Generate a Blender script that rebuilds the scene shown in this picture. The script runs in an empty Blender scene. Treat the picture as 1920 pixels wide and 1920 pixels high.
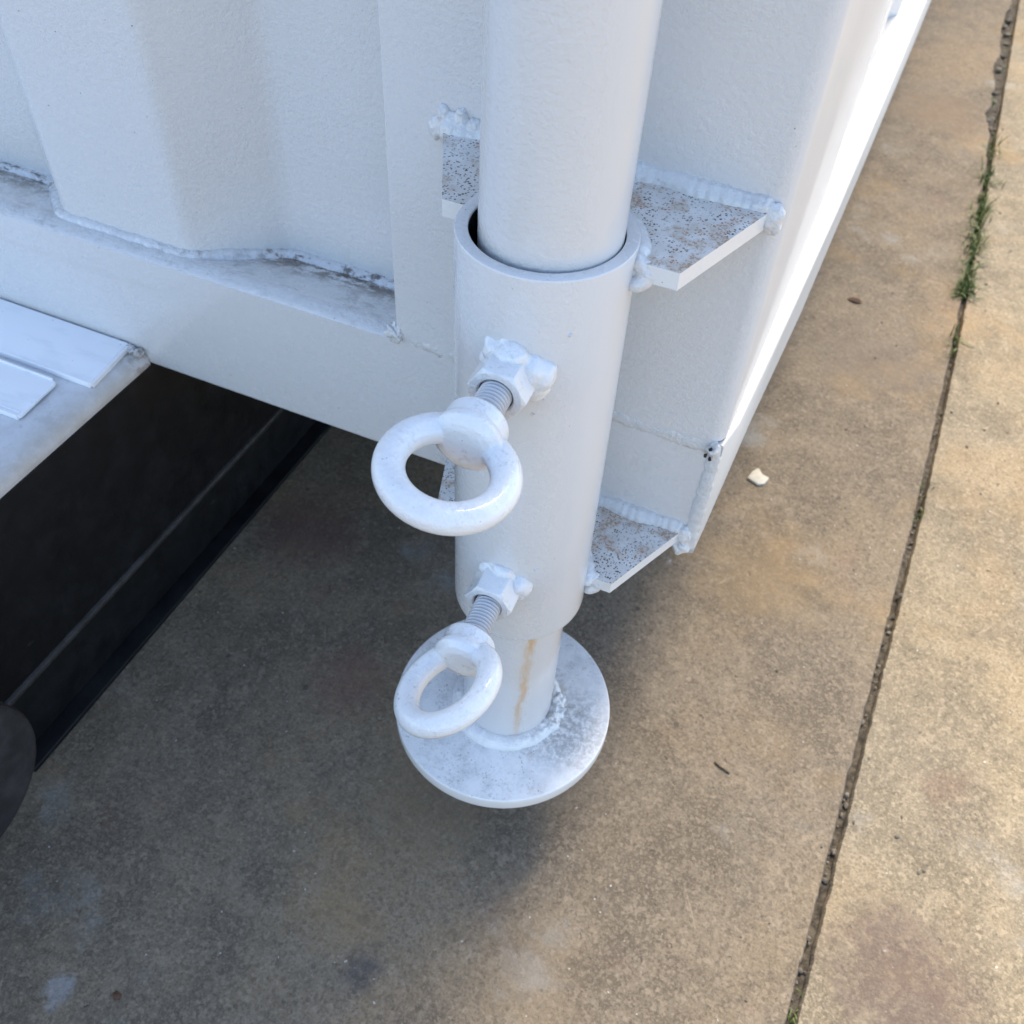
import bpy, bmesh, math, random
from mathutils import Vector, Matrix, noise
R_ = math.radians
random.seed(7)
scene = bpy.context.scene
col = scene.collection

# ------------------------------------------------------------------ camera
GZ = 0.54                                   # ground is z = 0, rim of the sleeve is at z = GZ
cam_d = bpy.data.cameras.new('camera')
cam = bpy.data.objects.new('camera', cam_d); col.objects.link(cam)
right = Vector((0.91375371, 0.40407662, 0.04214543))
down = Vector((0.32591429, -0.66713570, -0.66985806))
fwd = Vector((-0.24255726, 0.62582109, -0.74129207))
rot = Matrix((right, -down, -fwd)).transposed()
cam.matrix_world = Matrix.Translation((0.1387, -0.3810, 0.7850)) @ rot.to_4x4()
cam_d.sensor_width = 36.0
cam_d.lens = 36.0 * 1790.5 / 1920.0
cam_d.clip_start = 0.01; cam_d.clip_end = 400
cam_d.dof.use_dof = True
cam_d.dof.focus_distance = 0.52
cam_d.dof.aperture_fstop = 15.0
scene.camera = cam

# ------------------------------------------------------------------ sky and sun
SUN_EL, SUN_AZ = 55.0, 100.0               # behind the container and a little to its left (azimuth from +X, counter-clockwise)
w = bpy.data.worlds.new('World'); scene.world = w; w.use_nodes = True
wn = w.node_tree; wn.nodes.clear()
sky = wn.nodes.new('ShaderNodeTexSky'); sky.sky_type = 'NISHITA'
sky.sun_disc = False
sky.sun_elevation = R_(SUN_EL); sky.sun_rotation = R_(90.0 - SUN_AZ)
sky.altitude = 0; sky.air_density = 1.0; sky.dust_density = 1.5; sky.ozone_density = 1.0
bg = wn.nodes.new('ShaderNodeBackground'); bg.inputs[1].default_value = 0.05
wo = wn.nodes.new('ShaderNodeOutputWorld')
wn.links.new(sky.outputs[0], bg.inputs[0]); wn.links.new(bg.outputs[0], wo.inputs[0])
sd = bpy.data.lights.new('sun', 'SUN'); sun = bpy.data.objects.new('sun', sd); col.objects.link(sun)
sd.energy = 1.5; sd.angle = R_(38.0); sd.color = (1.0, 0.88, 0.68)
sv = Vector((math.cos(R_(SUN_EL)) * math.cos(R_(SUN_AZ)), math.cos(R_(SUN_EL)) * math.sin(R_(SUN_AZ)), math.sin(R_(SUN_EL))))
sun.rotation_euler = sv.to_track_quat('Z', 'Y').to_euler()
sun.location = sv * 12
scene.view_settings.view_transform = 'Standard'; scene.view_settings.look = 'None'
scene.view_settings.gamma = 1.0; scene.view_settings.use_curve_mapping = False
scene.view_settings.exposure = 3.25
try:
    scene.cycles.max_bounces = 10; scene.cycles.diffuse_bounces = 6; scene.cycles.use_denoising = True
    scene.cycles.sample_clamp_indirect = 8
except Exception: pass

# ------------------------------------------------------------------ material kit
class NT:
    def __init__(s, name):
        s.m = bpy.data.materials.new(name); s.m.use_nodes = True
        s.t = s.m.node_tree; s.t.nodes.clear()
        s.out = s.t.nodes.new('ShaderNodeOutputMaterial')
        s.b = s.t.nodes.new('ShaderNodeBsdfPrincipled')
        s.t.links.new(s.b.outputs[0], s.out.inputs[0])
        g = s.t.nodes.new('ShaderNodeNewGeometry')
        s.P = g.outputs['Position']; s.Nrm = g.outputs['Normal']
        sp = s.t.nodes.new('ShaderNodeSeparateXYZ'); s.t.links.new(s.P, sp.inputs[0])
        s.X, s.Y, s.Z = sp.outputs
        sn = s.t.nodes.new('ShaderNodeSeparateXYZ'); s.t.links.new(s.Nrm, sn.inputs[0])
        s.NX = sn.outputs[0]; s.NZ = sn.outputs[2]
    def put(s, sock, v):
        if hasattr(v, 'is_output'): s.t.links.new(v, sock)
        elif isinstance(v, tuple) and len(v) == 3 and len(sock.default_value) == 4: sock.default_value = (*v, 1)
        else: sock.default_value = v
    def math(s, op, a, b=0.0, c=0.0):
        n = s.t.nodes.new('ShaderNodeMath'); n.operation = op
        for k, v in enumerate((a, b, c)): s.put(n.inputs[k], v)
        return n.outputs[0]
    def ramp(s, v, lo, hi, a=0.0, b=1.0):
        n = s.t.nodes.new('ShaderNodeMapRange'); n.interpolation_type = 'SMOOTHSTEP'
        if lo > hi: lo, hi, a, b = hi, lo, b, a
        s.put(n.inputs[0], v)
        for k, x in enumerate((lo, hi, a, b)): n.inputs[k + 1].default_value = x
        return n.outputs[0]
    def vec(s, scale=(1, 1, 1), add=None):
        n = s.t.nodes.new('ShaderNodeVectorMath'); n.operation = 'MULTIPLY'
        s.t.links.new(s.P, n.inputs[0]); n.inputs[1].default_value = scale
        o = n.outputs[0]
        if add is not None:
            k = s.t.nodes.new('ShaderNodeVectorMath'); k.operation = 'ADD'
            s.t.links.new(o, k.inputs[0]); s.put(k.inputs[1], add); o = k.outputs[0]
        return o
    def noise(s, scale, detail=3.0, rough=0.55, vec=None, out=0, dist=0.0):
        n = s.t.nodes.new('ShaderNodeTexNoise'); n.inputs['Scale'].default_value = scale
        n.inputs['Detail'].default_value = detail; n.inputs['Roughness'].default_value = rough
        n.inputs['Distortion'].default_value = dist
        s.t.links.new(vec if vec is not None else s.P, n.inputs['Vector'])
        return n.outputs[out]
    def voro(s, scale, vec=None, rnd=1.0):
        n = s.t.nodes.new('ShaderNodeTexVoronoi'); n.inputs['Scale'].default_value = scale
        n.inputs['Randomness'].default_value = rnd
        s.t.links.new(vec if vec is not None else s.P, n.inputs['Vector'])
        sp = s.t.nodes.new('ShaderNodeSeparateXYZ'); s.t.links.new(n.outputs['Color'], sp.inputs[0])
        return n.outputs['Distance'], sp.outputs
    def mix(s, f, a, b):
        n = s.t.nodes.new('ShaderNodeMix'); n.data_type = 'RGBA'
        s.put(n.inputs[0], f); s.put(n.inputs[6], a); s.put(n.inputs[7], b)
        return n.outputs[2]
    def mul(s, *v):
        o = v[0]
        for x in v[1:]: o = s.math('MULTIPLY', o, x)
        return o
    def bump(s, h, dist, strength=1.0, prev=None):
        n = s.t.nodes.new('ShaderNodeBump'); n.inputs['Strength'].default_value = strength
        n.inputs['Distance'].default_value = dist
        s.put(n.inputs['Height'], h)
        if prev is not None: s.t.links.new(prev, n.inputs['Normal'])
        return n.outputs[0]
    def specks(s, scale, size, gate, warp=0.0):
        """irregular small flecks: cell distance below a size, only in cells that pass the gate"""
        v = None
        if warp:
            nz = s.noise(scale * 2.2, 2.0, out=1)
            k = s.t.nodes.new('ShaderNodeVectorMath'); k.operation = 'MULTIPLY_ADD'
            s.t.links.new(nz, k.inputs[0]); k.inputs[1].default_value = (warp / scale,) * 3
            s.t.links.new(s.P, k.inputs[2]); v = k.outputs[0]
        d, c = s.voro(scale, v)
        sz = s.math('MULTIPLY_ADD', c[1], size * .8, size * .4)
        g = s.math('GREATER_THAN', c[0], gate)
        r = s.math('SUBTRACT', sz, d)
        return s.mul(s.ramp(r, 0.0, size * .35), g)
    def done(s, color, rough=0.4, normal=None, spec=0.5, metal=0.0, coat=0.0):
        s.put(s.b.inputs['Base Color'], color); s.put(s.b.inputs['Roughness'], rough)
        s.b.inputs['Specular IOR Level'].default_value = spec
        s.put(s.b.inputs['Metallic'], metal)
        s.b.inputs['Coat Weight'].default_value = coat; s.b.inputs['Coat Roughness'].default_value = 0.09
        if normal is not None: s.t.links.new(normal, s.b.inputs['Normal'])
        return s.m

WHITE = (0.655, 0.645, 0.63)
def paint(name, peel=0.00010, speck=0.93, grime=0.0, base=WHITE, rough=0.26, extra=None, wave=0.00012, coat=.7):
    n = NT(name)
    f1 = n.noise(330, 2.0, .5); f2 = n.noise(900, 2.0, .5); big = n.noise(14, 3.0)
    c = n.mix(n.ramp(big, .3, .75), base, tuple(x * .985 for x in base))
    flat = n.ramp(n.NX, .92, .6, 0.0, 1.0)
    c = n.mix(n.mul(n.specks(150, .075, speck, .3), .85, flat), c, (.07, .065, .06))
    c = n.mix(n.mul(n.specks(420, .16, .95, .5), n.ramp(n.noise(40, 3), .5, .64), .7, flat), c, (.12, .11, .10))
    if grime:
        g = n.mul(n.ramp(n.noise(75, 6, .68), .47, .66), n.ramp(n.noise(18, 3), .35, .6))
        up = n.ramp(n.NZ, .2, .9)
        c = n.mix(n.mul(g, up, grime), c, (.20, .195, .185))
        fl = n.mul(n.specks(330, .26, .80, .7), n.ramp(n.noise(60, 3), .42, .6), up, grime * 1.2)
        c = n.mix(fl, c, (.11, .105, .10))
    h = n.math('MULTIPLY_ADD', f1, .7, n.math('MULTIPLY', f2, .3))
    bn = n.bump(n.math('MULTIPLY', n.noise(45, 3.0), flat), wave, .6)
    h = n.math('MULTIPLY', h, n.ramp(n.noise(9, 2), .35, .65, .45, 1.0))
    h = n.math('MULTIPLY', h, n.ramp(n.NX, .92, .6, 0.0, 1.0))
    bn = n.bump(h, peel * 6, 1.0, bn)
    rg = n.math('MULTIPLY_ADD', flat, -.2, n.ramp(n.noise(60, 4), .3, .7, rough + .17, rough + .24))
    if extra: c, rg, bn = extra(n, c, rg, bn)
    return n.done(c, rg, bn, spec=.5, coat=coat)

M = {}
M['paint'] = paint('white_paint')
M['paint_side_dimmed'] = paint('dimmed_side_rail_paint', base=(.50, .485, .455), peel=.00003, rough=.6, coat=0.0, wave=.00004)  # rail white greyed down: colour stands in for weaker ground bounce on its face
M['paint_peel'] = paint('white_paint_orange_peel', speck=.86, peel=0.00015, wave=.00006, rough=.27, coat=.3)
M['paint_grime'] = paint('weathered_white_paint', grime=.9, speck=.86, base=(.74, .735, .73), rough=.45)
M['paint_weld'] = paint('painted_weld', peel=.0003, grime=.3, speck=.86, wave=.0012, base=(.64, .635, .62), rough=.34)
def wear(n, c, rg, bn):
    a = n.mul(n.ramp(n.noise(70, 6, .7), .50, .66), n.ramp(n.noise(520, 4, .7), .46, .62), .38)
    c = n.mix(a, c, (.33, .32, .30))
    b = n.mul(n.ramp(n.noise(240, 5, .75), .64, .70), n.ramp(n.noise(38, 3), .48, .6), .8)
    c = n.mix(b, c, (.16, .15, .14))
    r = n.mul(n.ramp(n.noise(310, 5, .75, vec=n.vec((1, 1, 1), (3.1, 4.2, .7))), .68, .73), n.ramp(n.noise(30, 3), .52, .62), .7)
    c = n.mix(r, c, (.30, .15, .06))
    return c, rg, bn
M['paint_eye'] = paint('painted_forging', extra=wear, peel=.0002, grime=.14, speck=.9, wave=.0008, base=(.76, .755, .74), rough=.30)
M['paint_thread'] = paint('painted_thread', peel=.0001, grime=.0, speck=.95, base=(.58, .58, .585), rough=.32)

def rust_top(name, orange, dens):
    def ex(n, c, rg, bn):
        up = n.ramp(n.NZ, .6, .95)
        c = n.mix(n.mul(up, n.ramp(n.noise(55, 5, .65), .30, .62, .35, 1.0), .6), c, (.47, .445, .405))
        zone = n.ramp(n.noise(46, 3, .6), .36, .58)
        sp = n.specks(640, .50, dens, .9)
        hot = n.ramp(n.noise(62, 2.5, .5), .46, .58)
        cc = n.mix(n.mul(hot, orange), (.05, .04, .03), (.36, .12, .028))
        c = n.mix(n.mul(sp, n.ramp(zone, 0, 1, .55, 1.0), up), c, cc)
        sp2 = n.mul(n.ramp(n.noise(430, 6, .78), .49, .57), n.ramp(n.noise(62, 2.5, .5), .52, .62), up, orange)
        c = n.mix(n.mul(sp2, .9), c, (.27, .10, .026))
        halo = n.mul(n.ramp(n.noise(62, 2.5, .5), .48, .62), up, orange, .45)
        c = n.mix(halo, c, (.40, .33, .24))
        return c, n.ramp(sp, 0, 1, .42, .8), bn
    return paint(name, grime=.3, speck=.8, base=(.76, .75, .725), rough=.42, extra=ex)
M['rust_top'] = rust_top('speckled_rusty_white_paint', 1.0, .18)
M['dark_top'] = rust_top('dark_speckled_white_paint', .35, .66)

def rail_extra(n, c, rg, bn):
    # brown grime lying in the pockets on top of the rail, thickest along the foot of the sheet
    up = n.ramp(n.NZ, .5, .9)
    near = n.ramp(n.Y, .106, .136)
    g1 = n.mul(n.ramp(n.noise(105, 7, .72), .43, .58), near)
    g2 = n.mul(n.ramp(n.noise(160, 7, .75, vec=n.vec((.45, 1, 1))), .44, .55), n.ramp(n.Y, .116, .138))
    c = n.mix(n.mul(g1, up, .8), c, (.22, .17, .12))
    c = n.mix(n.mul(g2, up, .95), c, (.075, .045, .025))
    mo = n.mul(n.ramp(n.noise(85, 5, .7), .55, .66), n.ramp(n.X, -.40, -.43), near, up, .6)
    c = n.mix(mo, c, (.12, .11, .045))
    return c, rg, bn
M['rail'] = paint('rail_paint', grime=.5, speck=.92, extra=rail_extra)
def pocketweld(n, c, rg, bn):
    g = n.mul(n.ramp(n.noise(120, 6, .7, vec=n.vec((.5, 1, 1))), .50, .61), n.ramp(n.Y, .120, .140), .9)
    c = n.mix(g, c, (.085, .06, .04))
    return c, rg, bn
M['weld_pocket'] = paint('grimy_painted_weld', peel=.0003, grime=.5, speck=.88, wave=.0012, extra=pocketweld)

def pole_extra(n, c, rg, bn):
    # one orange rust run down the foot of the pole, from under the sleeve to the plate
    x0 = n.math('MULTIPLY_ADD', n.Z, .036, .0128)
    wob = n.math('MULTIPLY_ADD', n.noise(35, 3), .010, -.005)
    d = n.math('ABSOLUTE', n.math('SUBTRACT', n.math('ADD', n.X, wob), x0))
    edge = n.math('MULTIPLY_ADD', n.noise(260, 6, .75, vec=n.vec((1, 1, .2))), .0085, -.0026)
    core = n.mul(n.ramp(n.math('SUBTRACT', edge, d), -.0020, .0018), n.ramp(n.noise(90, 5, .7, vec=n.vec((1, 1, .5))), .28, .55, .35, 1))
    zf = n.mul(n.ramp(n.Z, .275, .262), n.ramp(n.Z, .118, .175, .35, 1))
    front = n.ramp(n.Y, -.012, -.022)
    c = n.mix(n.mul(core, zf, front, .85), c, (.60, .33, .10))
    c = n.mix(n.mul(n.ramp(d, .010, .001), zf, front, .22), c, (.62, .50, .33))
    return c, rg, bn
M['pole'] = paint('pole_paint', peel=.00015, speck=.88, extra=pole_extra, rough=.22, wave=.0004)

def plate_extra(n, c, rg, bn):
    up = n.ramp(n.NZ, .5, .9)
    st = n.mul(n.ramp(n.noise(42, 7, .7), .42, .64), up)
    c = n.mix(n.mul(st, .30), c, (.50, .49, .46))
    dx = n.math('SUBTRACT', n.X, .046); dy = n.math('SUBTRACT', n.Y, -.004)
    rr = n.math('SQRT', n.math('ADD', n.mul(dx, dx), n.mul(dy, dy)))
    dirt = n.mul(n.ramp(n.noise(210, 7, .78), .38, .60), n.ramp(rr, .055, .010), up)
    c = n.mix(n.mul(dirt, .7), c, (.22, .205, .175))
    sp = n.mul(n.specks(620, .34, .50, .9), n.ramp(n.noise(60, 5, .65), .44, .60), up, .8)
    c = n.mix(sp, c, (.13, .125, .115))
    gp = n.mul(n.ramp(n.noise(330, 5, .75), .52, .66), n.ramp(n.noise(36, 4, .6), .42, .62), up, .55)
    c = n.mix(gp, c, (.30, .29, .265))
    og = n.mul(n.ramp(n.noise(60, 5, .7), .58, .70), up, .35)
    c = n.mix(og, c, (.42, .33, .20))
    return c, n.ramp(st, 0, 1, .42, .7), bn
M['plate'] = paint('foot_plate_paint', grime=.25, speck=.85, base=(.80, .775, .73), rough=.45, extra=plate_extra)

def deck_extra(n, c, rg, bn):
    e = n.mul(n.ramp(n.X, -.398, -.374), n.ramp(n.noise(60, 6, .65), .30, .62, .35, 1))
    c = n.mix(n.mul(e, .7), c, (.47, .41, .33))
    s = n.mul(n.ramp(n.noise(60, 7, .7), .42, .66), .30)
    c = n.mix(s, c, (.46, .46, .46))
    k = n.mul(n.ramp(n.Y, .052, .074), n.ramp(n.noise(120, 6, .7), .42, .6))
    c = n.mix(n.mul(k, .85), c, (.22, .19, .15))
    return c, rg, bn
M['deck'] = paint('deck_paint', grime=.3, speck=.88, base=(.62, .62, .63), rough=.5, extra=deck_extra)
def strip_m():
    n = NT('white_trim')
    c = n.mix(n.ramp(n.noise(35, 5, .65, vec=n.vec((.5, 1.6, 1))), .5, .72), (.86, .87, .88), (.76, .78, .80))
    c = n.mix(n.mul(n.specks(200, .12, .9, .4), .6), c, (.2, .2, .2))
    return n.done(c, .3, n.bump(n.noise(60, 3), .0003, .4), spec=.5)
M['strip'] = strip_m()
def black_m(name, c0=(.0045, .0047, .0055), rough=.55):
    n = NT(name)
    c = n.mix(n.ramp(n.noise(30, 5, .7), .4, .75), c0, tuple(x * 2.2 for x in c0))
    sc = n.mul(n.ramp(n.noise(70, 5, .75, vec=n.vec((1, .3, 1))), .66, .72), .35)
    c = n.mix(sc, c, (.10, .10, .10))
    return n.done(c, n.ramp(n.noise(50, 4), .3, .7, rough - .1, rough + .1), n.bump(n.noise(200, 3), .0004, .5), spec=.25)
M['black'] = black_m('black_paint')
M['dark'] = black_m('dark_grey_steel', (.022, .021, .0215), .5)

STAINS = ((.352, -.035, .085, (.115, .080, .066), .75), (-.305, .165, .075, (.13, .065, .055), .6), (-.229, -.309, .016, (.36, .37, .38), .5),
          (.09, -.145, .06, (.22, .155, .09), .3), (-.03, -.205, .020, (.06, .055, .055), .7), (-.17, .02, .05, (.15, .075, .06), .5),
          (-.05, -.06, .075, (.20, .145, .085), .5), (.21, .75, .10, (.16, .125, .095), .5), (.16, .30, .09, (.24, .165, .085), .5), (.20, 1.55, .12, (.19, .13, .08), .6))
def concrete(name, tone):
    n = NT(name)
    v = n.vec((1, 1, 0))
    a = n.noise(2.6, 5, .6, vec=v); b = n.noise(9, 5, .62, vec=v); c3 = n.noise(34, 5, .68, vec=v); d = n.noise(170, 3, .65, vec=v)
    c = n.mix(n.ramp(a, .34, .66), tuple(x * t for x, t in zip(tone, (.90, .93, .97))), tuple(x * t for x, t in zip(tone, (1.10, 1.06, .96))))
    c = n.mix(n.mul(n.ramp(b, .44, .60), .80), c, tuple(x * .60 for x in tone))
    b2 = n.noise(4.3, 5, .6, vec=n.vec((1, 1, 0), (5.5, 2.5, 0)))
    c = n.mix(n.mul(n.ramp(b2, .50, .66), .65), c, tuple(x * t for x, t in zip(tone, (1.30, 1.16, .98))))
    c = n.mix(n.mul(n.ramp(b2, .48, .34), .55), c, tuple(x * t for x, t in zip(tone, (.66, .68, .74))))
    c = n.mix(n.mul(n.ramp(c3, .50, .68), .6), c, tuple(x * 1.35 for x in tone))
    c = n.mix(n.mul(n.ramp(c3, .48, .30), .45), c, tuple(x * .58 for x in tone))
    c = n.mix(n.mul(n.ramp(d, .52, .72), .5), c, tuple(x * 1.35 for x in tone))
    c = n.mix(n.mul(n.ramp(d, .46, .28), .5), c, tuple(x * .55 for x in tone))
    e = n.noise(430, 2, .6, vec=v)
    c = n.mix(n.mul(n.ramp(e, .52, .70), .55), c, tuple(x * 1.5 for x in tone))
    c = n.mix(n.mul(n.ramp(e, .46, .30), .55), c, tuple(x * .45 for x in tone))
    _, cc = n.voro(300, v); _, cd = n.voro(640, v)
    c = n.mix(n.mul(n.ramp(cc[0], .72, .98), .36), c, tuple(x * 1.75 for x in tone))
    c = n.mix(n.mul(n.ramp(cc[1], .72, .98), .40), c, tuple(x * .40 for x in tone))
    c = n.mix(n.mul(n.ramp(cd[0], .70, .98), .34), c, tuple(x * 1.6 for x in tone))
    c = n.mix(n.mul(n.ramp(cd[1], .70, .98), .38), c, tuple(x * .45 for x in tone))
    # ochre and reddish staining, pale scuffs, dark flecks, pits
    c = n.mix(n.mul(n.ramp(n.noise(5.2, 4, .6, vec=n.vec((1, 1, 0), (7.3, 1.1, 0))), .54, .72), .5), c, (.29, .19, .09))
    c = n.mix(n.mul(n.ramp(n.noise(7.5, 5, .6, vec=n.vec((1, 1, 0), (2.2, 9.4, 0))), .60, .74), .26), c, (.18, .095, .07))
    c = n.mix(n.mul(n.ramp(n.noise(6, 5, .65, vec=n.vec((1, 1, 0), (4.1, 3.7, 0))), .58, .72), .45), c, (.30, .30, .28))
    c = n.mix(n.mul(n.ramp(n.noise(26, 5, .75, vec=n.vec((1, .45, 0), (1.7, 5, 0))), .68, .76), .6), c, (.44, .43, .41))
    c = n.mix(n.mul(n.specks(36, .10, .70, .35), .75), c, (.07, .06, .05))
    c = n.mix(n.mul(n.specks(85, .13, .78, .4), .7), c, (.085, .075, .06))
    c = n.mix(n.mul(n.specks(120, .12, .86, .4), .75), c, (.50, .47, .43))
    for (sx, sy, sr, scol, amt) in STAINS:                                   # single stains, each with its own ragged outline
        ax_ = n.math('SUBTRACT', n.X, sx); ay_ = n.math('SUBTRACT', n.Y, sy)
        rr = n.math('SQRT', n.math('ADD', n.mul(ax_, ax_), n.mul(ay_, ay_)))
        rr = n.math('ADD', rr, n.math('MULTIPLY_ADD', n.noise(1.6 / sr, 5, .65, vec=v), sr * 1.5, -sr * .75))
        grit = n.ramp(n.noise(95, 5, .7, vec=v), .30, .60, .45, 1.0)
        c = n.mix(n.mul(n.ramp(rr, sr, sr * .25), grit, amt), c, scol)
    for ang, ox, lo in ((.6, 3.0, .70), (-.5, 8.0, .705), (1.3, 5.0, .715)):        # pale drag marks, each family along its own direction
        rt = n.t.nodes.new('ShaderNodeVectorRotate'); rt.rotation_type = 'Z_AXIS'; rt.inputs['Angle'].default_value = ang
        n.t.links.new(v, rt.inputs['Vector'])
        sc = n.t.nodes.new('ShaderNodeVectorMath'); sc.operation = 'MULTIPLY_ADD'; n.t.links.new(rt.outputs[0], sc.inputs[0]); sc.inputs[1].default_value = (1, .09, 1); sc.inputs[2].default_value = (ox, ox, 0)
        c = n.mix(n.mul(n.ramp(n.noise(52, 4, .6, vec=sc.outputs[0]), lo, lo + .05), .55), c, tuple(x * 2.0 for x in tone))
    h = n.math('ADD', n.math('MULTIPLY', d, .5), n.math('ADD', n.math('MULTIPLY', c3, .8), n.math('MULTIPLY', n.specks(60, .16, .8, .4), -.7)))
    bn = n.bump(h, .0022, .8)
    bn = n.bump(n.noise(420, 2, vec=v), .0009, .5, bn)
    return n.done(c, .85, bn, spec=.3)
M['concrete'] = concrete('worn_concrete', (.184, .145, .101))
M['concrete_b'] = concrete('worn_concrete_paler', (.236, .190, .128))
def simple(name, a, b, scale, rough, bump=.001):
    n = NT(name)
    c = n.mix(n.ramp(n.noise(scale, 5, .65), .35, .68), a, b)
    return n.done(c, rough, n.bump(n.noise(scale * 2, 4), bump, .7), spec=.3)
M['soil'] = simple('joint_dirt', (.035, .029, .023), (.12, .10, .075), 160, .95)
M['grit'] = simple('grit', (.07, .06, .048), (.20, .175, .14), 60, .9)
M['grass'] = simple('grass_blade', (.055, .085, .018), (.13, .15, .04), 25, .6)
M['plaster'] = simple('plaster_chip', (.48, .43, .34), (.58, .53, .44), 90, .9)
M['leaf'] = simple('dry_leaf', (.07, .035, .02), (.13, .07, .04), 140, .8)
M['twig'] = simple('twig', (.06, .05, .03), (.10, .08, .05), 140, .85)

# ------------------------------------------------------------------ geometry kit
def tag(o, label=None, cat=None, group=None, kind=None):
    if label: o['label'] = label
    if cat: o['category'] = cat
    if group: o['group'] = group
    if kind: o['kind'] = kind
    return o
def thing(name, loc, label, cat, group=None):
    o = bpy.data.objects.new(name, None); col.objects.link(o)
    o.location = loc; o.empty_display_size = .05
    o['wloc'] = tuple(loc)
    return tag(o, label, cat, group)
def obj(name, bm, mat, parent=None, smooth=40, loc=None):
    """bmesh in world coordinates -> one mesh object whose origin sits at its parent's base"""
    base = Vector(parent['wloc']) if parent is not None else Vector(loc or (0, 0, 0))
    bmesh.ops.recalc_face_normals(bm, faces=bm.faces)
    bmesh.ops.translate(bm, verts=bm.verts, vec=-base)
    me = bpy.data.meshes.new(name); bm.to_mesh(me); bm.free()
    if smooth:
        for p in me.polygons: p.use_smooth = True
        me.set_sharp_from_angle(angle=R_(smooth))
    me.materials.append(mat)
    o = bpy.data.objects.new(name, me); col.objects.link(o)
    o['wloc'] = tuple(base)
    if parent is not None: o.parent = parent
    else: o.location = base
    return o
def B(): return bmesh.new()
def merge(bm, other):
    me = bpy.data.meshes.new('tmp'); other.to_mesh(me); other.free(); bm.from_mesh(me); bpy.data.meshes.remove(me)
    return bm
def bevel(bm, w, seg=3, edges=None):
    es = edges if edges is not None else bm.edges[:]
    bmesh.ops.bevel(bm, geom=es, offset=w, segments=seg, profile=.5, affect='EDGES', clamp_overlap=True)
    return bm
def box(x0, x1, y0, y1, z0, z1, bev=0.0, seg=3):
    bm = B()
    bmesh.ops.create_cube(bm, size=1.0)
    for v in bm.verts:
        v.co = Vector((x0 + (x1 - x0) * (v.co.x + .5), y0 + (y1 - y0) * (v.co.y + .5), z0 + (z1 - z0) * (v.co.z + .5)))
    if bev: bevel(bm, bev, seg)
    return bm
def prism(poly, z0, z1, bev=0.0, seg=3, axis='z'):
    """polygon extruded along an axis (z: poly is x,y; x: poly is y,z; y: poly is x,z)"""
    bm = B()
    def P(p, h):
        return {'z': (p[0], p[1], h), 'x': (h, p[0], p[1]), 'y': (p[0], h, p[1])}[axis]
    lo = [bm.verts.new(P(p, z0)) for p in poly]; hi = [bm.verts.new(P(p, z1)) for p in poly]
    n = len(poly)
    bm.faces.new(lo[::-1]); bm.faces.new(hi)
    for i in range(n): bm.faces.new((lo[i], lo[(i + 1) % n], hi[(i + 1) % n], hi[i]))
    if bev:
        bmesh.ops.recalc_face_normals(bm, faces=bm.faces)
        sharp = [e for e in bm.edges if e.calc_face_angle(0) > R_(25)]
        bevel(bm, bev, seg, sharp)
    return bm
def frame(d):
    d = Vector(d).normalized()
    a = Vector((0, 0, 1)) if abs(d.z) < .9 else Vector((1, 0, 0))
    u = d.cross(a).normalized(); return d, u, d.cross(u).normalized()
def lathe(profile, o, d, seg=96, closed=True):
    """profile: (radius, distance along axis) pairs; closed joins last to first (hollow parts)"""
    bm = B(); o = Vector(o); d, u, v = frame(d)
    rings = []
    for r, t in profile:
        if r <= 1e-7: rings.append([bm.verts.new(o + d * t)])
        else: rings.append([bm.verts.new(o + d * t + (u * math.cos(a) + v * math.sin(a)) * r) for a in [2 * math.pi * k / seg for k in range(seg)]])
    n = len(rings)
    for i in range(n if closed else n - 1):
        A, Bq = rings[i], rings[(i + 1) % n]
        for k in range(seg):
            k2 = (k + 1) % seg
            if len(A) == 1 and len(Bq) == 1: continue
            if len(A) == 1: bm.faces.new((A[0], Bq[k], Bq[k2]))
            elif len(Bq) == 1: bm.faces.new((A[k], A[k2], Bq[0]))
            else: bm.faces.new((A[k], A[k2], Bq[k2], Bq[k]))
    return bm
def rnd_prof(pts, r, seg=4):
    """round the corners of an open (radius, t) profile"""
    out = [pts[0]]
    for i in range(1, len(pts) - 1):
        p0, p1, p2 = [Vector(p) for p in pts[i - 1:i + 2]]
        a = (p0 - p1); b = (p2 - p1); k = min(r, a.length * .45, b.length * .45)
        s, e = p1 + a.normalized() * k, p1 + b.normalized() * k
        for j in range(seg + 1):
            t = j / seg
            q = s * (1 - t) ** 2 + p1 * 2 * t * (1 - t) + e * t ** 2
            out.append((q.x, q.y))
    out.append(pts[-1]); return out
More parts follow.
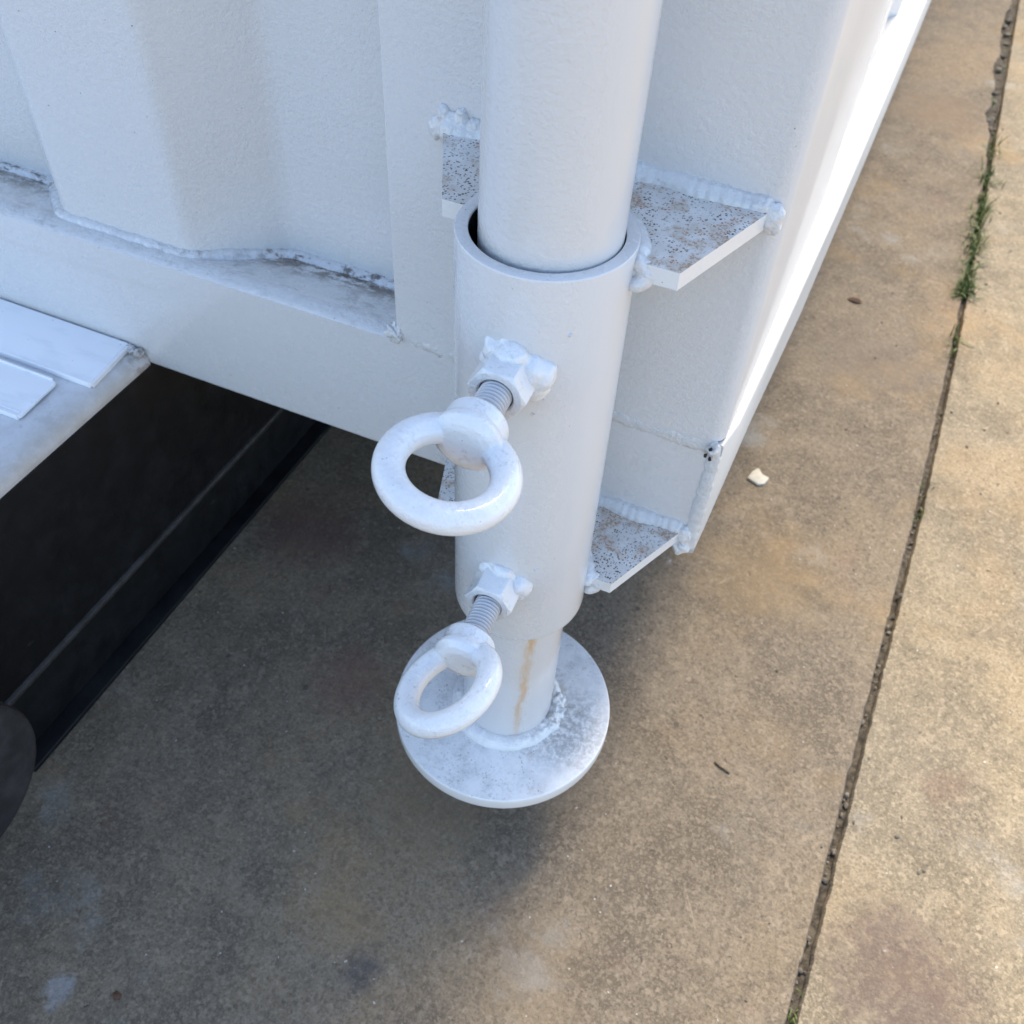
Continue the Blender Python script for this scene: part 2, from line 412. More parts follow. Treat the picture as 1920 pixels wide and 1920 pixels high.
def bead(path, r, seed=0, lump=.35, ripple=.10, pitch=.0045, squash=None, spike=0.0, step=.0011):
    """a painted weld bead: a lumpy tube along a path, half sunk in the joint it fills"""
    pts = [Vector(p) for p in path]; res = []
    for a, b in zip(pts[:-1], pts[1:]):
        n = max(2, int((b - a).length / step))
        res += [a.lerp(b, k / n) for k in range(n)]
    res.append(pts[-1])
    bm = B(); rings = []; seg = 12; L = len(res); s = 0; off = Vector((seed * 3.7, seed * 1.3, seed))
    for i, p in enumerate(res):
        t = res[min(i + 2, L - 1)] - res[max(i - 2, 0)]
        d, u, v = frame(t)
        if i: s += (p - res[i - 1]).length
        end = min(1.0, (min(i, L - 1 - i) + .3) / 4.0) ** .5
        rip = 1 + ripple * abs(math.sin(math.pi * s / pitch))
        ring = []
        for k in range(seg):
            a = 2 * math.pi * k / seg
            q = u * math.cos(a) + v * math.sin(a)
            nn = noise.noise((p + q * r) * (0.55 / r) + off) * lump + noise.noise((p + q * r) * (2.3 / r) + off) * lump * .28
            sp = max(0.0, noise.noise((p + q * r) * (1.1 / r) - off) - .25) * spike
            rr = r * (rip + nn + sp) * end
            w_ = p + q * rr
            if squash: w_ = p + Vector(((w_ - p)[j] * squash[j] for j in range(3)))
            ring.append(bm.verts.new(w_))
        rings.append(ring)
    for A, C in zip(rings[:-1], rings[1:]):
        for k in range(seg): bm.faces.new((A[k], A[(k + 1) % seg], C[(k + 1) % seg], C[k]))
    bm.faces.new(rings[0][::-1]); bm.faces.new(rings[-1])
    return bm
def blob(c, rad, seed=0, amp=.25, freq=1.1, sub=4, jag=0.0):
    bm = B(); bmesh.ops.create_icosphere(bm, subdivisions=sub, radius=1.0)
    c = Vector(c); off = Vector((seed * 2.1, seed * .7, seed * 1.9))
    for v in bm.verts:
        n = v.co.normalized()
        k = 1 + amp * noise.noise(n * freq * 1.6 + off) + amp * .4 * noise.noise(n * freq * 5 + off)
        k += jag * max(0.0, noise.noise(n * 2.4 - off) - .15)
        v.co = c + Vector((n[j] * rad[j] * k for j in range(3)))
    return bm
def fuse(o, voxel=.0006, it=6):
    m = o.modifiers.new('remesh', 'REMESH'); m.mode = 'VOXEL'; m.voxel_size = voxel; m.use_smooth_shade = True
    k = o.modifiers.new('smooth', 'SMOOTH'); k.factor = .5; k.iterations = it
    return o
Z = lambda z: z + GZ

# ------------------------------------------------------------------ ground
def grid_sheet(x0, x1, y0, y1, z):
    bm = B(); vs = [bm.verts.new(p) for p in ((x0, y0, z), (x1, y0, z), (x1, y1, z), (x0, y1, z))]; bm.faces.new(vs); return bm
tag(obj('ground', grid_sheet(-150, 150, -150, 150, -.030), M['concrete'], smooth=0), kind='structure')
pave = bpy.data.objects.new('pavement', None); col.objects.link(pave); pave['wloc'] = (0, 0, 0); tag(pave, kind='structure')
jl = [(-9, .10), (-2, .235), (-.4, .273), (-.1, .2825), (.2, .2905), (.5, .2985), (.82, .3005), (1.2, .2985), (1.42, .296), (2.23, .284), (4, .258), (12, .14)]
def jx(y):
    for (a, xa), (b, xb) in zip(jl[:-1], jl[1:]):
        if a <= y <= b: return xa + (xb - xa) * (y - a) / (b - a)
    return jl[-1][1]
def chip(y, s):
    base = .0013 * noise.noise(Vector((y * 38, s, 0))) + .0012 * noise.noise(Vector((y * 150, s, 3))) - s * .0035 * max(0.0, noise.noise(Vector((y * 21, s * 4.0, 7))) - .32)
    return base
def spall(y):
    if y < 1.36: return 0.0
    k = min(1, (y - 1.36) / .25)
    a = noise.noise(Vector((y * 4.1, 3.1, 0))) + .45 * noise.noise(Vector((y * 13, 1, 0)))
    return max(0.0, .010 + .032 * a) * k + .004 * abs(noise.noise(Vector((y * 40, 8, 0)))) * k
def slab(name, side, mat, xo):
    ys = []; y = -2.0
    while y < 5.0: ys.append(y); y += .006 if -.5 < y < 3.2 else .05
    bm = B(); top = []; mid = []; bot = []
    hw = .0028
    for y in ys:
        x = jx(y) + (-hw - spall(y) if side < 0 else hw) + chip(y, side) 
        top.append((x + side * .0020, y, 0)); mid.append((x + side * .0006, y, -.003)); bot.append((x, y, -.026))
    rows = [[bm.verts.new(p) for p in r] for r in (top, mid, bot)]
    far = [bm.verts.new((xo, y, 0)) for y in ys]
    rows = [far] + rows
    for A, C in zip(rows[:-1], rows[1:]):
        for i in range(len(ys) - 1): bm.faces.new((A[i], A[i + 1], C[i + 1], C[i]))
    return obj(name, bm, mat, pave, smooth=50)
slab('concrete_slab', -1, M['concrete'], -5.0)
slab('concrete_slab', 1, M['concrete_b'], 5.3)
bm = B()                                                     # dirt packed in the joint
ys = [-2 + .006 * k for k in range(1160)]; rows = []
for y in ys:
    x = jx(y)
    rows.append([bm.verts.new((x + dx, y, -.0085 + .003 * noise.noise(Vector((dx * 300, y * 90, 0))) + .006 * noise.noise(Vector((dx * 60, y * 13, 5))))) for dx in [-.075 + .0062 * j for j in range(15)]])
for A, C in zip(rows[:-1], rows[1:]):
    for j in range(14): bm.faces.new((A[j], A[j + 1], C[j + 1], C[j]))
obj('joint_dirt', bm, M['soil'], pave, smooth=60)
bm = B()                                                     # loose pieces of the broken slab edge, and grit in the joint
def stone(bm, x, y, z, r, seed):
    k = blob((x, y, z), (r * random.uniform(.7, 1.5), r * random.uniform(.8, 1.8), r * random.uniform(.5, .8)), seed, .5, 1.0, sub=2)
    merge(bm, k)
for i in range(46):
    y = 1.40 + 1.7 * random.random() ** 1.1; s = spall(y)
    if s < .008: continue
    stone(bm, jx(y) - .004 - s * random.uniform(.15, .75), y, -.005, min(.010, s * .22 + .002), i)
for i in range(170):
    y = random.uniform(-.35, 1.6)
    stone(bm, jx(y) + random.uniform(-.0030, .0030), y, random.uniform(-.009, -.005), random.uniform(.0007, .0022), i + 60)
for i in range(90):
    y = random.uniform(-.3, 2.2)
    stone(bm, jx(y) + random.gauss(0, .10), y, .0004, random.uniform(.0006, .0017), i + 400)
tag(obj('gravel', bm, M['grit'], smooth=60), 'loose grit and crumbs of concrete along the joint', 'gravel', kind='stuff')
# grass growing in the joint
bm = B()
def blade(bm, x, y, L, lean, az, wd):
    d = Vector((math.cos(az), math.sin(az), 0)); sx = Vector((-math.sin(az), math.cos(az), 0)); prev = None; n = 5
    for k in range(n + 1):
        t = k / n; ang = lean * (.35 + .9 * t)
        p = Vector((x, y, -.006)) + d * (L * t * math.sin(ang)) + Vector((0, 0, L * t * math.cos(ang)))
        ww = wd * (1 - t) ** .6 + .0001
        cur = (bm.verts.new(p - sx * ww), bm.verts.new(p + sx * ww))
        if prev: bm.faces.new((prev[0], prev[1], cur[1], cur[0]))
        prev = cur
def tuft(y0, y1, n, L0, L1, spread=.004):
    for _ in range(n):
        y = random.uniform(y0, y1)
        blade(bm, jx(y) + random.gauss(0, spread), y, random.uniform(L0, L1), abs(random.gauss(.7, .45)), random.uniform(0, 2 * math.pi), random.uniform(.0008, .0016))
for y0, y1, n in ((.945, .99, 75), (1.0, 1.06, 40), (1.06, 1.13, 70), (1.15, 1.20, 34), (1.20, 1.26, 60), (1.30, 1.36, 42), (1.40, 1.47, 20)): tuft(y0, y1, int(n * 1.5), .010, .034, .006)
tuft(.80, .85, 18, .012, .035); tuft(.47, .54, 10, .008, .02); tuft(-.115, -.075, 14, .004, .010); tuft(1.5, 2.2, 16, .01, .03, .01)
tag(obj('grass', bm, M['grass'], smooth=0), 'green grass sprouting from the joint between the slabs', 'grass', kind='stuff')

# ------------------------------------------------------------------ container
YF = .079
cont = thing('shipping_container', (-1.1, 3.0, Z(-.277)), 'white corrugated steel container seen at its lower corner, with grime on its bottom rail', 'container')
# bottom rail of the end: box section, its top ledge a little hollow behind the front lip
XL = -2.30
railp = [(YF, Z(-.277)), (YF, Z(-.1685)), (.0825, Z(-.1665)), (.0965, Z(-.1668)), (.1040, Z(-.1700)), (.163, Z(-.1800)), (.163, Z(-.277))]
bm = prism(railp, XL, .0935, axis='x')
es = [e for e in bm.edges if abs(e.verts[0].co.x - e.verts[1].co.x) > 1 and all(abs(v.co.y - YF) < 1e-4 and v.co.z < Z(-.2) for v in e.verts)]
bevel(bm, .004, 3, es)
rail = obj('bottom_rail', bm, M['rail'], cont, smooth=35)
# corner post: folded plate standing on the rail end, rounded outer corner
def post_poly():
    r = .0095; p = [(-.133, .160), (-.133, YF)]
    cx, cy, x1 = .1002 - r, YF + r, .1002
    for k in range(9):
        a = -math.pi / 2 + math.pi / 2 * k / 8
        p.append((cx + r * math.cos(a), cy + r * math.sin(a)))
    p += [(.0985, .25), (.0968, .425), (.0905, .431), (.0905, .60), (.05, .60), (.05, .160)]
    return p
bm = prism(post_poly(), Z(-.1685), Z(2.06))
es = [e for e in bm.edges if abs(e.verts[0].co.z - e.verts[1].co.z) > 1 and all(abs(v.co.x + .133) < 1e-4 and abs(v.co.y - YF) < 1e-4 for v in e.verts)]
bevel(bm, .0016, 3, es)
post = obj('corner_post', bm, M['paint_peel'], cont, smooth=40)
# corrugated sheet of the end
YC, YR = .0985, .1480
pit = dict(crest=.117, sl=.0575, rec=.100)
def corr_pts():
    out = [(-.095, YR), (-.2615, YR)]; x = -.2615
    while x > XL + .4:
        out += [(x - pit['sl'], YC), (x - pit['sl'] - pit['crest'], YC), (x - 2 * pit['sl'] - pit['crest'], YR), (x - 2 * pit['sl'] - pit['crest'] - pit['rec'], YR)]
        x = out[-1][0]
    return out
cp = corr_pts(); sm = [cp[0]]
for i in range(1, len(cp) - 1):                              # rounded folds
    p0, p1, p2 = [Vector(q) for q in cp[i - 1:i + 2]]; k = .0085
    s, e = p1 + (p0 - p1).normalized() * k, p1 + (p2 - p1).normalized() * k
    for j in range(7):
        t = j / 6; q = s * (1 - t) ** 2 + p1 * 2 * t * (1 - t) + e * t * t; sm.append((q.x, q.y))
sm.append((XL + .02, sm[-1][1]))
bm = B(); zs = [Z(-.182), Z(.3), Z(1.0), Z(2.06)]
fr = [[bm.verts.new((x, y, z)) for x, y in sm] for z in zs]; bk = [[bm.verts.new((x, y + .002, z)) for x, y in sm] for z in zs]
for G in (fr, bk):
    for A, C in zip(G[:-1], G[1:]):
        for i in range(len(sm) - 1): bm.faces.new((A[i], A[i + 1], C[i + 1], C[i]))
obj('corrugated_sheet', bm, M['paint_peel'], cont, smooth=60)
# side rail under the long side: outer face creeps out a few millimetres, bright ledge on top
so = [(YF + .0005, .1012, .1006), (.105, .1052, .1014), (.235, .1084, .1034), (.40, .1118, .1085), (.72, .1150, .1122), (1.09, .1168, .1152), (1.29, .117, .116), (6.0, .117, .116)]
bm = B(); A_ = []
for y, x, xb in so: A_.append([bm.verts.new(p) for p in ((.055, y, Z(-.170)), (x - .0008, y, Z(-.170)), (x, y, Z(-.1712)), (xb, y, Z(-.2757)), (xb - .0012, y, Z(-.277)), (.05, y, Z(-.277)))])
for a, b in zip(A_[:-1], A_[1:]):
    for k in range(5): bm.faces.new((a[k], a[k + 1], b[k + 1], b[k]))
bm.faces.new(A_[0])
obj('side_rail', bm, M['paint_side_dimmed'], cont, smooth=35)
# long side, roof, floor, far end: out of the frame but they shade the yard
bm = B(); xs = []; y = .60
while y < 5.9: xs += [(.0905, y), (.0905, y + .07), (.0545, y + .1415), (.0545, y + .208), ]; y += .276
xs.append((.0905, 5.95))
lo = [bm.verts.new((x, yy, Z(-.171))) for x, yy in xs]; hi = [bm.verts.new((x, yy, Z(2.06))) for x, yy in xs]
for i in range(len(xs) - 1): bm.faces.new((lo[i], lo[i + 1], hi[i + 1], hi[i]))
obj('side_wall', bm, M['paint'], cont, smooth=30)
obj('side_wall', box(XL, XL + .04, .16, 5.95, Z(-.277), Z(2.06)), M['paint'], cont, smooth=0)
obj('end_wall', box(XL, .10, 5.955, 6.0, Z(-.277), Z(2.06)), M['paint'], cont, smooth=0)
obj('roof', box(XL - .01, .112, YF - .001, 6.01, Z(2.062), Z(2.16), .004), M['paint'], cont)
obj('floor', box(XL + .05, .045, .155, 5.95, Z(-.277), Z(-.20)), M['dark'], cont, smooth=0)
obj('corner_post', box(XL, XL + .15, YF, .23, Z(-.165), Z(2.06), .006), M['paint'], cont)
# welds on the container
zt = Z(-.1665)
path = []
for x, y in [q for q in sm if -1.1 < q[0] < -.09]: path.append((x, y - .0006, zt - .0030 - max(0.0, y - .100) * .19))
bm = bead(path, .0066, 3, lump=.20, ripple=.10, pitch=.009, squash=(1, 1.0, .9))
fuse(obj('weld_bead', bm, M['weld_pocket'], cont, smooth=70), .0009, 4)
bm = bead([(-.62 + .006 * k, .0895 + .0014 * math.sin(k * .7), zt - .0026) for k in range(81)], .0058, 8, lump=.16, ripple=.03, squash=(1, 1.5, .55))
fuse(obj('weld_bead', bm, M['paint_weld'], cont, smooth=70), .0009, 5)
bm = bead([(-.137, YF + .001, Z(-.164)), (-.10, YF + .0008, Z(-.1668)), (-.06, YF + .0006, Z(-.1690)), (-.02, YF, Z(-.1715)), (.03, YF + .0004, Z(-.1745)), (.094, YF + .0006, Z(-.1745))], .0034, 11, lump=.55, ripple=.12, squash=(1, .32, 1.25))
merge(bm, bead([(-.12, YF + .001, Z(-.1725)), (-.07, YF + .001, Z(-.1765)), (.03, YF + .0012, Z(-.1815)), (.085, YF + .0012, Z(-.181))], .0016, 15, lump=.7, squash=(1, .5, 1)))
merge(bm, blob((-.134, YF + .001, Z(-.163)), (.007, .0045, .006), 4, .6))
obj('weld_bead', bm, M['paint_weld'], cont, smooth=70)
bm = bead([(.0965, YF + .001, Z(-.1765)), (.0968, YF + .0006, Z(-.20)), (.0962, YF + .0008, Z(-.235)), (.0965, YF + .0008, Z(-.262)), (.0968, YF + .002, Z(-.2745))], .0046, 21, lump=.25, ripple=.12, pitch=.0085, squash=(1, .6, 1))
merge(bm, blob((.0955, YF, Z(-.1745)), (.0045, .0045, .006), 9, .5, jag=.4))
merge(bm, blob((.091, YF - .001, Z(-.270)), (.0065, .0065, .0075), 12, .35))
fuse(obj('weld_bead', bm, M['paint_weld'], cont, smooth=70), .0007, 4)
bm = B()                                                     # slag holes of the corner weld
for k, (dx, dz) in enumerate(((-.0035, -.1775), (-.0005, -.1795), (-.0015, -.1715))):
    merge(bm, blob((.0955 + dx, YF - .0045, Z(dz)), (.0012, .0009, .0018), k, .5, sub=2))
obj('slag_pit', bm, M['dark'], cont)

# ------------------------------------------------------------------ clamp sleeve and its brackets
slv = thing('clamp_sleeve', (0, 0, Z(-.282)), 'white steel sleeve held to the container corner by two gusset plates', 'pipe sleeve')
pr = rnd_prof([(.0385, -.20), (.0385, -.282), (.0445, -.282), (.0445, 0), (.0385, 0), (.0385, -.20)], .0012, 3)
pr = []
pr += [(.0378, -.279), (.0386, -.2812), (.0405, -.282), (.0418, -.282), (.0432, -.2812), (.0442, -.279), (.0445, -.276)]
pr += [(.0445, -.0010), (.04435, -.0004), (.0440, 0.0), (.0382, 0.0), (.0379, -.0002), (.0378, -.0006), (.0378, -.0012)]
obj('sleeve', lathe(pr, (0, 0, GZ), (0, 0, 1), 128), M['paint'], slv, smooth=45)
obj('dark_gap_lining', lathe([(.0376, -.0014), (.0376, -.278), (.0379, -.278), (.0379, -.0014)], (0, 0, GZ), (0, 0, 1), 96), M['black'], slv, smooth=45)  # added black lining, its colour stands in for shade in the pole gap
def gusset(zt_, th, R, L):
    """trapezoid plate from the container face to the sleeve; R and L are the (wall x, corner x, corner y) of its two wings"""
    arc = [(.0440 * math.cos(a), .0440 * math.sin(a)) for a in [math.asin(R[2] / .0440) + (math.pi - math.asin(R[2] / .0440) - math.asin(L[2] / .0440)) * k / 24 for k in range(25)]]
    P = [(R[0], YF), (R[1], R[2])] + arc + [(-L[1], L[2]), (-L[0], YF)]
    g = prism(P, zt_ - th, zt_)
    es = [e for e in g.edges if e.calc_face_angle(0) > R_(25) and not all(abs(math.hypot(v.co.x, v.co.y) - .044) < 3e-4 for v in e.verts)]
    bevel(g, .0013, 3, es)
    return g
Z1, Z2 = Z(-.006), Z(-.2545)
obj('bracket_plate', gusset(Z1, .0095, (.0925, .0665, .0015), (.0950, .0605, .0088)), M['rust_top'], slv, smooth=40)
obj('bracket_plate', gusset(Z2, .0095, (.0905, .0608, .0105), (.0935, .0725, .0150)), M['rust_top'], slv, smooth=40)
# fillet welds: plates to the container, plates to the sleeve
for zz, xr, xl, sd_ in ((Z1, .0925, .0955, 31), (Z2, .0905, .094, 44)):
    n_ = int((xr + xl) / .006)
    bm = bead([(xr + .001, YF + .002, zz - .002)] + [(xr - .006 * k, YF + .0022 + .0010 * math.sin(k * .8), zz - .0022 + .0006 * math.sin(k * 1.7)) for k in range(1, n_)] + [(-xl - .001, YF + .002, zz - .002)], .0092, sd_, lump=.17, ripple=.09, pitch=.006)
    merge(bm, blob((xr + .001, YF - .002, zz - .004), (.0056, .0046, .0085), sd_ + 1, .30))
    if zz == Z1:
        for k, (x, z_, s, h) in enumerate(((-.0945, .0070, .8, 1.5), (-.0830, .0070, .9, 1.4), (-.0985, -.002, 1.0, 1.3), (-.0885, .0040, 1.0, 1.0), (-.075, .0045, .9, 1.0))):
            merge(bm, blob((x, YF - .001, zz + z_), (.0046 * s, .0042 * s, .0050 * s * h), 60 + k, .30))
    else:
        merge(bm, blob((-xl, YF - .002, zz - .003), (.006, .005, .008), sd_ + 2, .25))
    fuse(obj('weld_bead', bm, M['paint_weld'], slv, smooth=75), .0007, 5)
    for sgn in (1, -1):
        a0 = .08 if sgn > 0 else math.pi - .25
        path = [(.0452 * math.cos(a), .0452 * math.sin(a), zz - .0015) for a in [a0 + sgn * .07 * k for k in range(15)]]
        bm = bead(path, .0050, sd_ + 3 * sgn, lump=.25)
        if sgn > 0:
            y0 = .0015 if zz == Z1 else .0105
            for k in range(3):
                merge(bm, blob((.0462 + .0022 * k, y0 + .0022 - .0004 * k, zz - .0015 - .0028 * k), (.0050, .0036, .0036), sd_ + 7 + k, .35))
            merge(bm, bead([(.0432, y0 - .003, zz - .0135), (.0480, y0 + .0005, zz - .0105), (.0540, y0 + .0020, zz - .0070)], .0040, sd_ + 12, lump=.3))
        fuse(obj('weld_bead', bm, M['paint_weld'], slv, smooth=75), .0006, 5)
obj('drain_stub', box(.062, .0655, .047, .0505, Z(-.285), Z(-.2635), .0006), M['dark'], slv)

# weld nuts on the sleeve
def hexnut(ang, zc, af, r0, r1, rot_, mat, parent):
    d = Vector((math.cos(ang), math.sin(ang), 0)); t = Vector((-math.sin(ang), math.cos(ang), 0)); up = Vector((0, 0, 1))
    bm = B(); rc = af / math.sqrt(3); seg = 96; hole = .0090
    rows = []
    def hexr(a): 
        a2 = (a - rot_) % (math.pi / 3) - math.pi / 6
        return af / 2 / math.cos(a2)
    for kind in range(7):
        ring = []
        for k in range(seg):
            a = 2 * math.pi * k / seg; h = hexr(a)
            ch = max(0.0, (h - af / 2 * 1.005)) * .58                # chamfer cone
            rr, s = ((h, r0), (h, r1 - ch - .0004), (h - .0003, r1 - ch), (min(h, af / 2 * 1.0) - .0003, r1), (hole + .0009, r1), (hole, r1 - .0009), (hole, r0))[kind]
            ring.append(bm.verts.new(Vector((0, 0, zc)) + d * s + (t * math.cos(a) + up * math.sin(a)) * rr))
        rows.append(ring)
    for i in range(7):
        A, C = rows[i], rows[(i + 1) % 7]
        for k in range(seg): bm.faces.new((A[k], A[(k + 1) % seg], C[(k + 1) % seg], C[k]))
    return obj('nut', bm, mat, parent, smooth=28)
NUTS = ((R_(272.5), Z(-.056), R_(-3)), (R_(272.5), Z(-.223), R_(-2)))
for i, (ang, zc, ro) in enumerate(NUTS):
    hexnut(ang, zc, .0272, .0405, .0625, ro, M['paint_eye'], slv)
    d = Vector((math.cos(ang), math.sin(ang), 0)); t = Vector((-math.sin(ang), math.cos(ang), 0)); up = Vector((0, 0, 1))
    bm = B(); c0 = Vector((0, 0, zc))
    if i == 0: L = ((.0140, .0040, .0450, .0100), (.0128, -.0050, .0448, .0082), (.0020, .0120, .0462, .0092), (-.0070, .0112, .0455, .0070), (-.0105, .0155, .0440, .0040), (-.0030, .0185, .0440, .0036), (-.0115, .0040, .0445, .0052), (-.010, -.008, .0442, .005), (.001, -.012, .0442, .0062))
    else: L = ((.0130, .0030, .0448, .0086), (.0120, -.0045, .0445, .0066), (.0020, .0108, .0455, .0084), (-.0075, .0095, .0448, .0058), (-.0060, .0165, .0438, .0036), (-.008, -.009, .0442, .0048), (.002, -.011, .0442, .0055))
    for k, (tt, uu, rr, s) in enumerate(L):
        p = c0 + d * (rr - .0015 - abs(tt) * .12) + t * tt * .97 + up * uu * .97
        merge(bm, blob(p, (s, s * .85, s), 70 + 13 * i + k, .22, freq=.7))
    fuse(obj('weld_bead', bm, M['paint_eye'], slv, smooth=75), .0006, 20)
for k, (aa, zz) in enumerate(((296, -.068), (290, -.079), (288.5, -.238), (302, -.205), (309, -.030), (287, -.232))):
    a = R_(aa); obj('weld_spatter', blob((.0445 * math.cos(a), .0445 * math.sin(a), Z(zz)), (.0011, .0011, .0011), k, .6, sub=2), M['paint_weld'], slv)

# ------------------------------------------------------------------ support pole with round foot plate
e_ = Vector((.94, .342, 0))
PB, PT = Vector((0, 0, Z(-.43))) - e_ * .0027, Vector((0, 0, Z(0))) + e_ * .0019
ax = (PT - PB).normalized()
leg = thing('support_pole', (-.0055, -.002, Z(-.443)), 'white steel support pole standing in the sleeve on a round foot plate', 'support pole')
obj('pole', lathe([(0, 0.0), (.0352, 0.0), (.0352, .2), (.0352, .45), (.0352, 1.0), (.0352, 1.7), (.034, 1.702), (0, 1.702)], PB + ax * .001, ax, 128, closed=False), M['pole'], leg, smooth=40)
pc = Vector((-.0056, -.0021, Z(-.443)))
pp = [(0, 0), (.0856, 0), (.0864, .0008), (.0866, .0018), (.0866, .0112), (.0863, .0124), (.0856, .0130), (0, .0130)]
obj('foot_plate', lathe(pp, pc, (0, 0, 1), 128, closed=False), M['plate'], leg, smooth=40)
path = [(PB.x + .0368 * math.cos(a), PB.y + .0368 * math.sin(a), Z(-.4310)) for a in [2 * math.pi * k / 60 for k in range(61)]]
bm = bead(path, .0080, 77, lump=.18, ripple=.04, squash=(1, 1, 1.05))
for k, aa in enumerate((8, -6, 20)):
    a = R_(aa); merge(bm, blob((PB.x + .041 * math.cos(a), PB.y + .041 * math.sin(a), Z(-.428)), (.0055, .007, .0065), 90 + k, .6, jag=.5))
fuse(obj('weld_bead', bm, M['plate'], leg, smooth=75), .0008, 4)

# ------------------------------------------------------------------ eye bolts
def eyebolt(ang, zc, rc, Ro, phi, label):
    d = Vector((math.cos(ang), math.sin(ang), 0)); t = Vector((-math.sin(ang), math.cos(ang), 0)); up = Vector((0, 0, 1))
    v = t * math.cos(phi) + up * math.sin(phi); nrm = -t * math.sin(phi) + up * math.cos(phi)
    c = Vector((0, 0, zc)) + d * rc
    th_ = thing('eye_bolt', tuple(Vector((0, 0, zc)) + d * .0625), label, 'eye bolt', 'eye bolts screwed into the sleeve')
    rt = .0073; Rm = Ro - rt; bm = B(); rows = []
    for i in range(120):
        a = 2 * math.pi * i / 120; rad = d * math.cos(a) + v * math.sin(a)
        rows.append([bm.verts.new(c + rad * (Rm + rt * 1.02 * math.cos(b)) + nrm * rt * math.sin(b)) for b in [2 * math.pi * k / 32 for k in range(32)]])
    for i in range(120):
        A, C = rows[i], rows[(i + 1) % 120]
        for k in range(32): bm.faces.new((A[k], A[(k + 1) % 32], C[(k + 1) % 32], C[k]))
    # collar: a short disc that swells out of the ring towards the thread, flat towards the eye
    pr = [(0, .0163), (.0098, .0163), (.0135, .0174), (.0172, .0204), (.0170, .0232), (.0156, .0262), (.0157, .0336), (.0152, .0348), (.0143, .0352), (0, .0352)]
    merge(bm, lathe(pr, c, -d, 64, closed=False))
    o = obj('ring', bm, M['paint_eye'], th_, smooth=0)
    m = o.modifiers.new('remesh', 'REMESH'); m.mode = 'VOXEL'; m.voxel_size = .00062; m.use_smooth_shade = True
    s = o.modifiers.new('smooth', 'SMOOTH'); s.factor = .5; s.iterations = 3
    # threaded shank (2 mm pitch)
    bm = B(); seg = 64; L0, L1 = .036, rc - .0325; pitch = .0024; n = int((L1 - L0) / (pitch / 10)); rows = []
    for i in range(n + 1):
        s_ = L0 + (L1 - L0) * i / n; ring = []
        for k in range(seg):
            a = 2 * math.pi * k / seg; ph = ((s_ - pitch * k / seg) / pitch) % 1.0
            r = .0084 - .0021 * (0.5 + 0.5 * math.cos(2 * math.pi * ph)) ** 1.5
            ring.append(bm.verts.new(Vector((0, 0, zc)) + d * s_ + (t * math.cos(a) + up * math.sin(a)) * r))
        rows.append(ring)
    for A, C in zip(rows[:-1], rows[1:]):
        for k in range(seg): bm.faces.new((A[k], A[(k + 1) % seg], C[(k + 1) % seg], C[k]))
    bm.faces.new(rows[0]); bm.faces.new(rows[-1])
    obj('threaded_shank', bm, M['paint_thread'], th_, smooth=60)
    return th_
eyebolt(R_(272.5), Z(-.056), .1175, .0335, R_(-9), 'upper white eye bolt, its ring lying nearly flat, near the top of the sleeve')
eyebolt(R_(273.0), Z(-.2235), .1235, .0338, R_(30), 'lower white eye bolt, its ring tilted, above the round foot plate')

# ------------------------------------------------------------------ skid frame: white deck on black runners
skid = thing('skid_frame', (-1.1, 2.9, 0), 'black steel runner with a white deck lip, passing under the container', 'skid frame')
def deck_bm():
    r = .0105; x1, x0, z1, z0 = -.3705, XL, Z(-.2640), Z(-.2765)
    p = [(x0, z0), (x1, z0)]
    for k in range(8):
        a = math.pi / 2 * k / 7; p.append((x1 - r + r * math.cos(a), z1 - r + r * math.sin(a)))
    p.append((x0, z1))
    return prism(p, -.62, YF - .0006, axis='y')
obj('deck_plate', deck_bm(), M['deck'], skid, smooth=40)
bm = B()
for k in range(13):
    merge(bm, blob((-.374 - .0035 * k + random.gauss(0, .001), YF - .003 - random.random() * .003, Z(-.2640) + random.random() * .002), (.0035, .004, .003), k, .6, sub=3, jag=.5))
obj('weld_bead', bm, M['deck'], skid, smooth=70)
for x1 in (-.3715, -1.75):
    obj('runner_beam', box(x1 - .13, x1, -.178, 5.9, .0895, Z(-.2775), .003), M['black'], skid)
    obj('runner_beam', box(x1 - .13, x1 - .012, -.176, 5.9, .006, .089, .002), M['black'], skid)
    obj('runner_flange', box(x1 - .135, x1 + .0045, -.18, 5.9, 0.0, .0055, .0012), M['black'], skid)
    obj('runner_lip', lathe([(0, 0), (.0046, 0), (.0046, 6.08), (0, 6.08)], (x1 - .0012, -.178, .0905), (0, 1, 0), 24, closed=False), M['dark'], skid)
obj('light_blocker_beam', box(XL, .055, .78, .90, .004, Z(-.2795), .003), M['black'], skid)  # unseen beam, added to keep back light off the ground under the container
obj('light_blocker_beam', box(XL, .055, 5.0, 5.12, .004, Z(-.279), .003), M['black'], skid)  # second added beam of the same kind, also out of view
# round black tube end sticking out of the runner
obj('tube_end', lathe(rnd_prof([(0, 0), (.073, 0), (.073, .072), (0, .072)], .004, 4), (-.372, -.262, Z(-.387)), (1, 0, 0), 96, closed=False), M['dark'], skid, smooth=40)

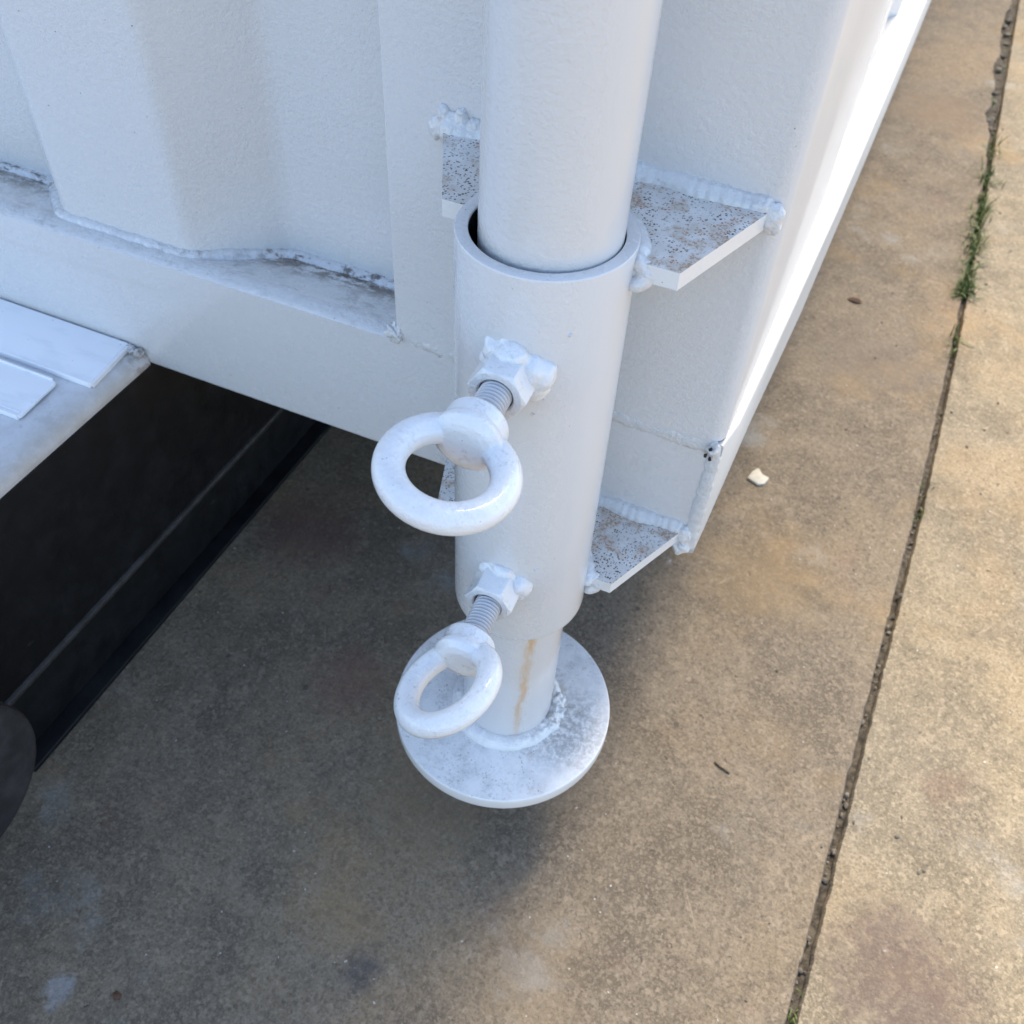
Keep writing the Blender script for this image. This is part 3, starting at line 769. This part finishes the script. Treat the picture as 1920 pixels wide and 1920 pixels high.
# two white trims lying on the deck
def trim(name, pts, z0, th, lip, label):
    t = thing(name, (pts[0][0], pts[0][1], z0), label, 'trim strip', 'white trims lying on the deck')
    obj('cover', prism(pts, z0 + .0012, z0 + th, .0009, 3), M['strip'], t)
    return t
ZD = Z(-.2640)
t1 = trim('trim_strip', [(-.3870, .0770), (-.3800, .0228), (-.95, .0245), (-.95, .0775)], ZD, .0055, 0, 'wide flat white trim strip lying against the container rail')
obj('lip', box(-.95, -.3812, .0222, .0240, ZD + .0002, ZD + .0060, .0004), M['strip'], t1)
obj('lip', prism([(-.3850, .0765), (-.3790, .0240), (-.3808, .0240), (-.3868, .0765)], ZD + .0002, ZD + .0049, .0004), M['strip'], t1)
P2 = [(-.4025, -.0292), (-.4045, -.0300), (-.95, -.0290), (-.95, .0165), (-.4105, .0150), (-.4070, .0138), (-.4055, .0110)]
t2 = trim('trim_strip', P2, ZD, .0040, 0, 'narrow white trim strip with raised edges and a rounded corner, nearer the viewer')
obj('lip', box(-.95, -.410, .0134, .0150, ZD + .0003, ZD + .0059, .0004), M['strip'], t2)
obj('lip', box(-.95, -.4045, -.0312, -.0290, ZD + .0003, ZD + .0050, .0004), M['strip'], t2)
obj('lip', box(-.95, -.406, -.0268, -.0254, ZD + .0040, ZD + .0049, .0003), M['strip'], t2)

# ------------------------------------------------------------------ small litter on the concrete
def chunk(name, x, y, pts, h, mat, label, cat):
    bm = prism([(x + a, y + b) for a, b in pts], .0002, h, min(h * .3, .0012), 2)
    return tag(obj(name, bm, mat, smooth=50, loc=(x, y, 0)), label, cat)
chunk('plaster_chip', .1175, .4555, [(-.011, -.007), (.003, -.0125), (.0095, -.008), (.0125, .004), (.004, .006), (-.003, .0145), (-.0085, .006)], .0032, M['plaster'], 'small cream chip of plaster lying on the concrete beside the container', 'chip')
bm = B(); P = [(-.012, 0), (-.006, .0045), (.004, .0055), (.013, .001), (.004, -.004), (-.006, -.0035)]
vs = [bm.verts.new((.1566 + a * .9 + b * .3, .8647 + b - a * .2, .0015 + .0035 * abs(b) * 200 * .3 + .001 * math.cos(a * 200))) for a, b in P]; c_ = bm.verts.new((.1566, .8647, .0008))
for i in range(6): bm.faces.new((vs[i], vs[(i + 1) % 6], c_))
tag(obj('dry_leaf', bm, M['leaf'], smooth=60, loc=(0, 0, 0)), 'small brown dry leaf on the concrete between container and joint', 'leaf')
tag(obj('twig', bead([(.170, .083, .0012), (.176, .080, .0014), (.186, .0775, .0012)], .0008, 5, lump=.3, step=.0006), M['twig'], smooth=60), 'tiny dark twig on the concrete right of the foot plate', 'twig')
tag(obj('leaf_scrap', blob((-.1864, -.2948, .0014), (.0036, .0030, .0012), 5, .5, sub=2), M['leaf'], smooth=60), 'rust brown scrap of leaf at the near left of the concrete', 'leaf')
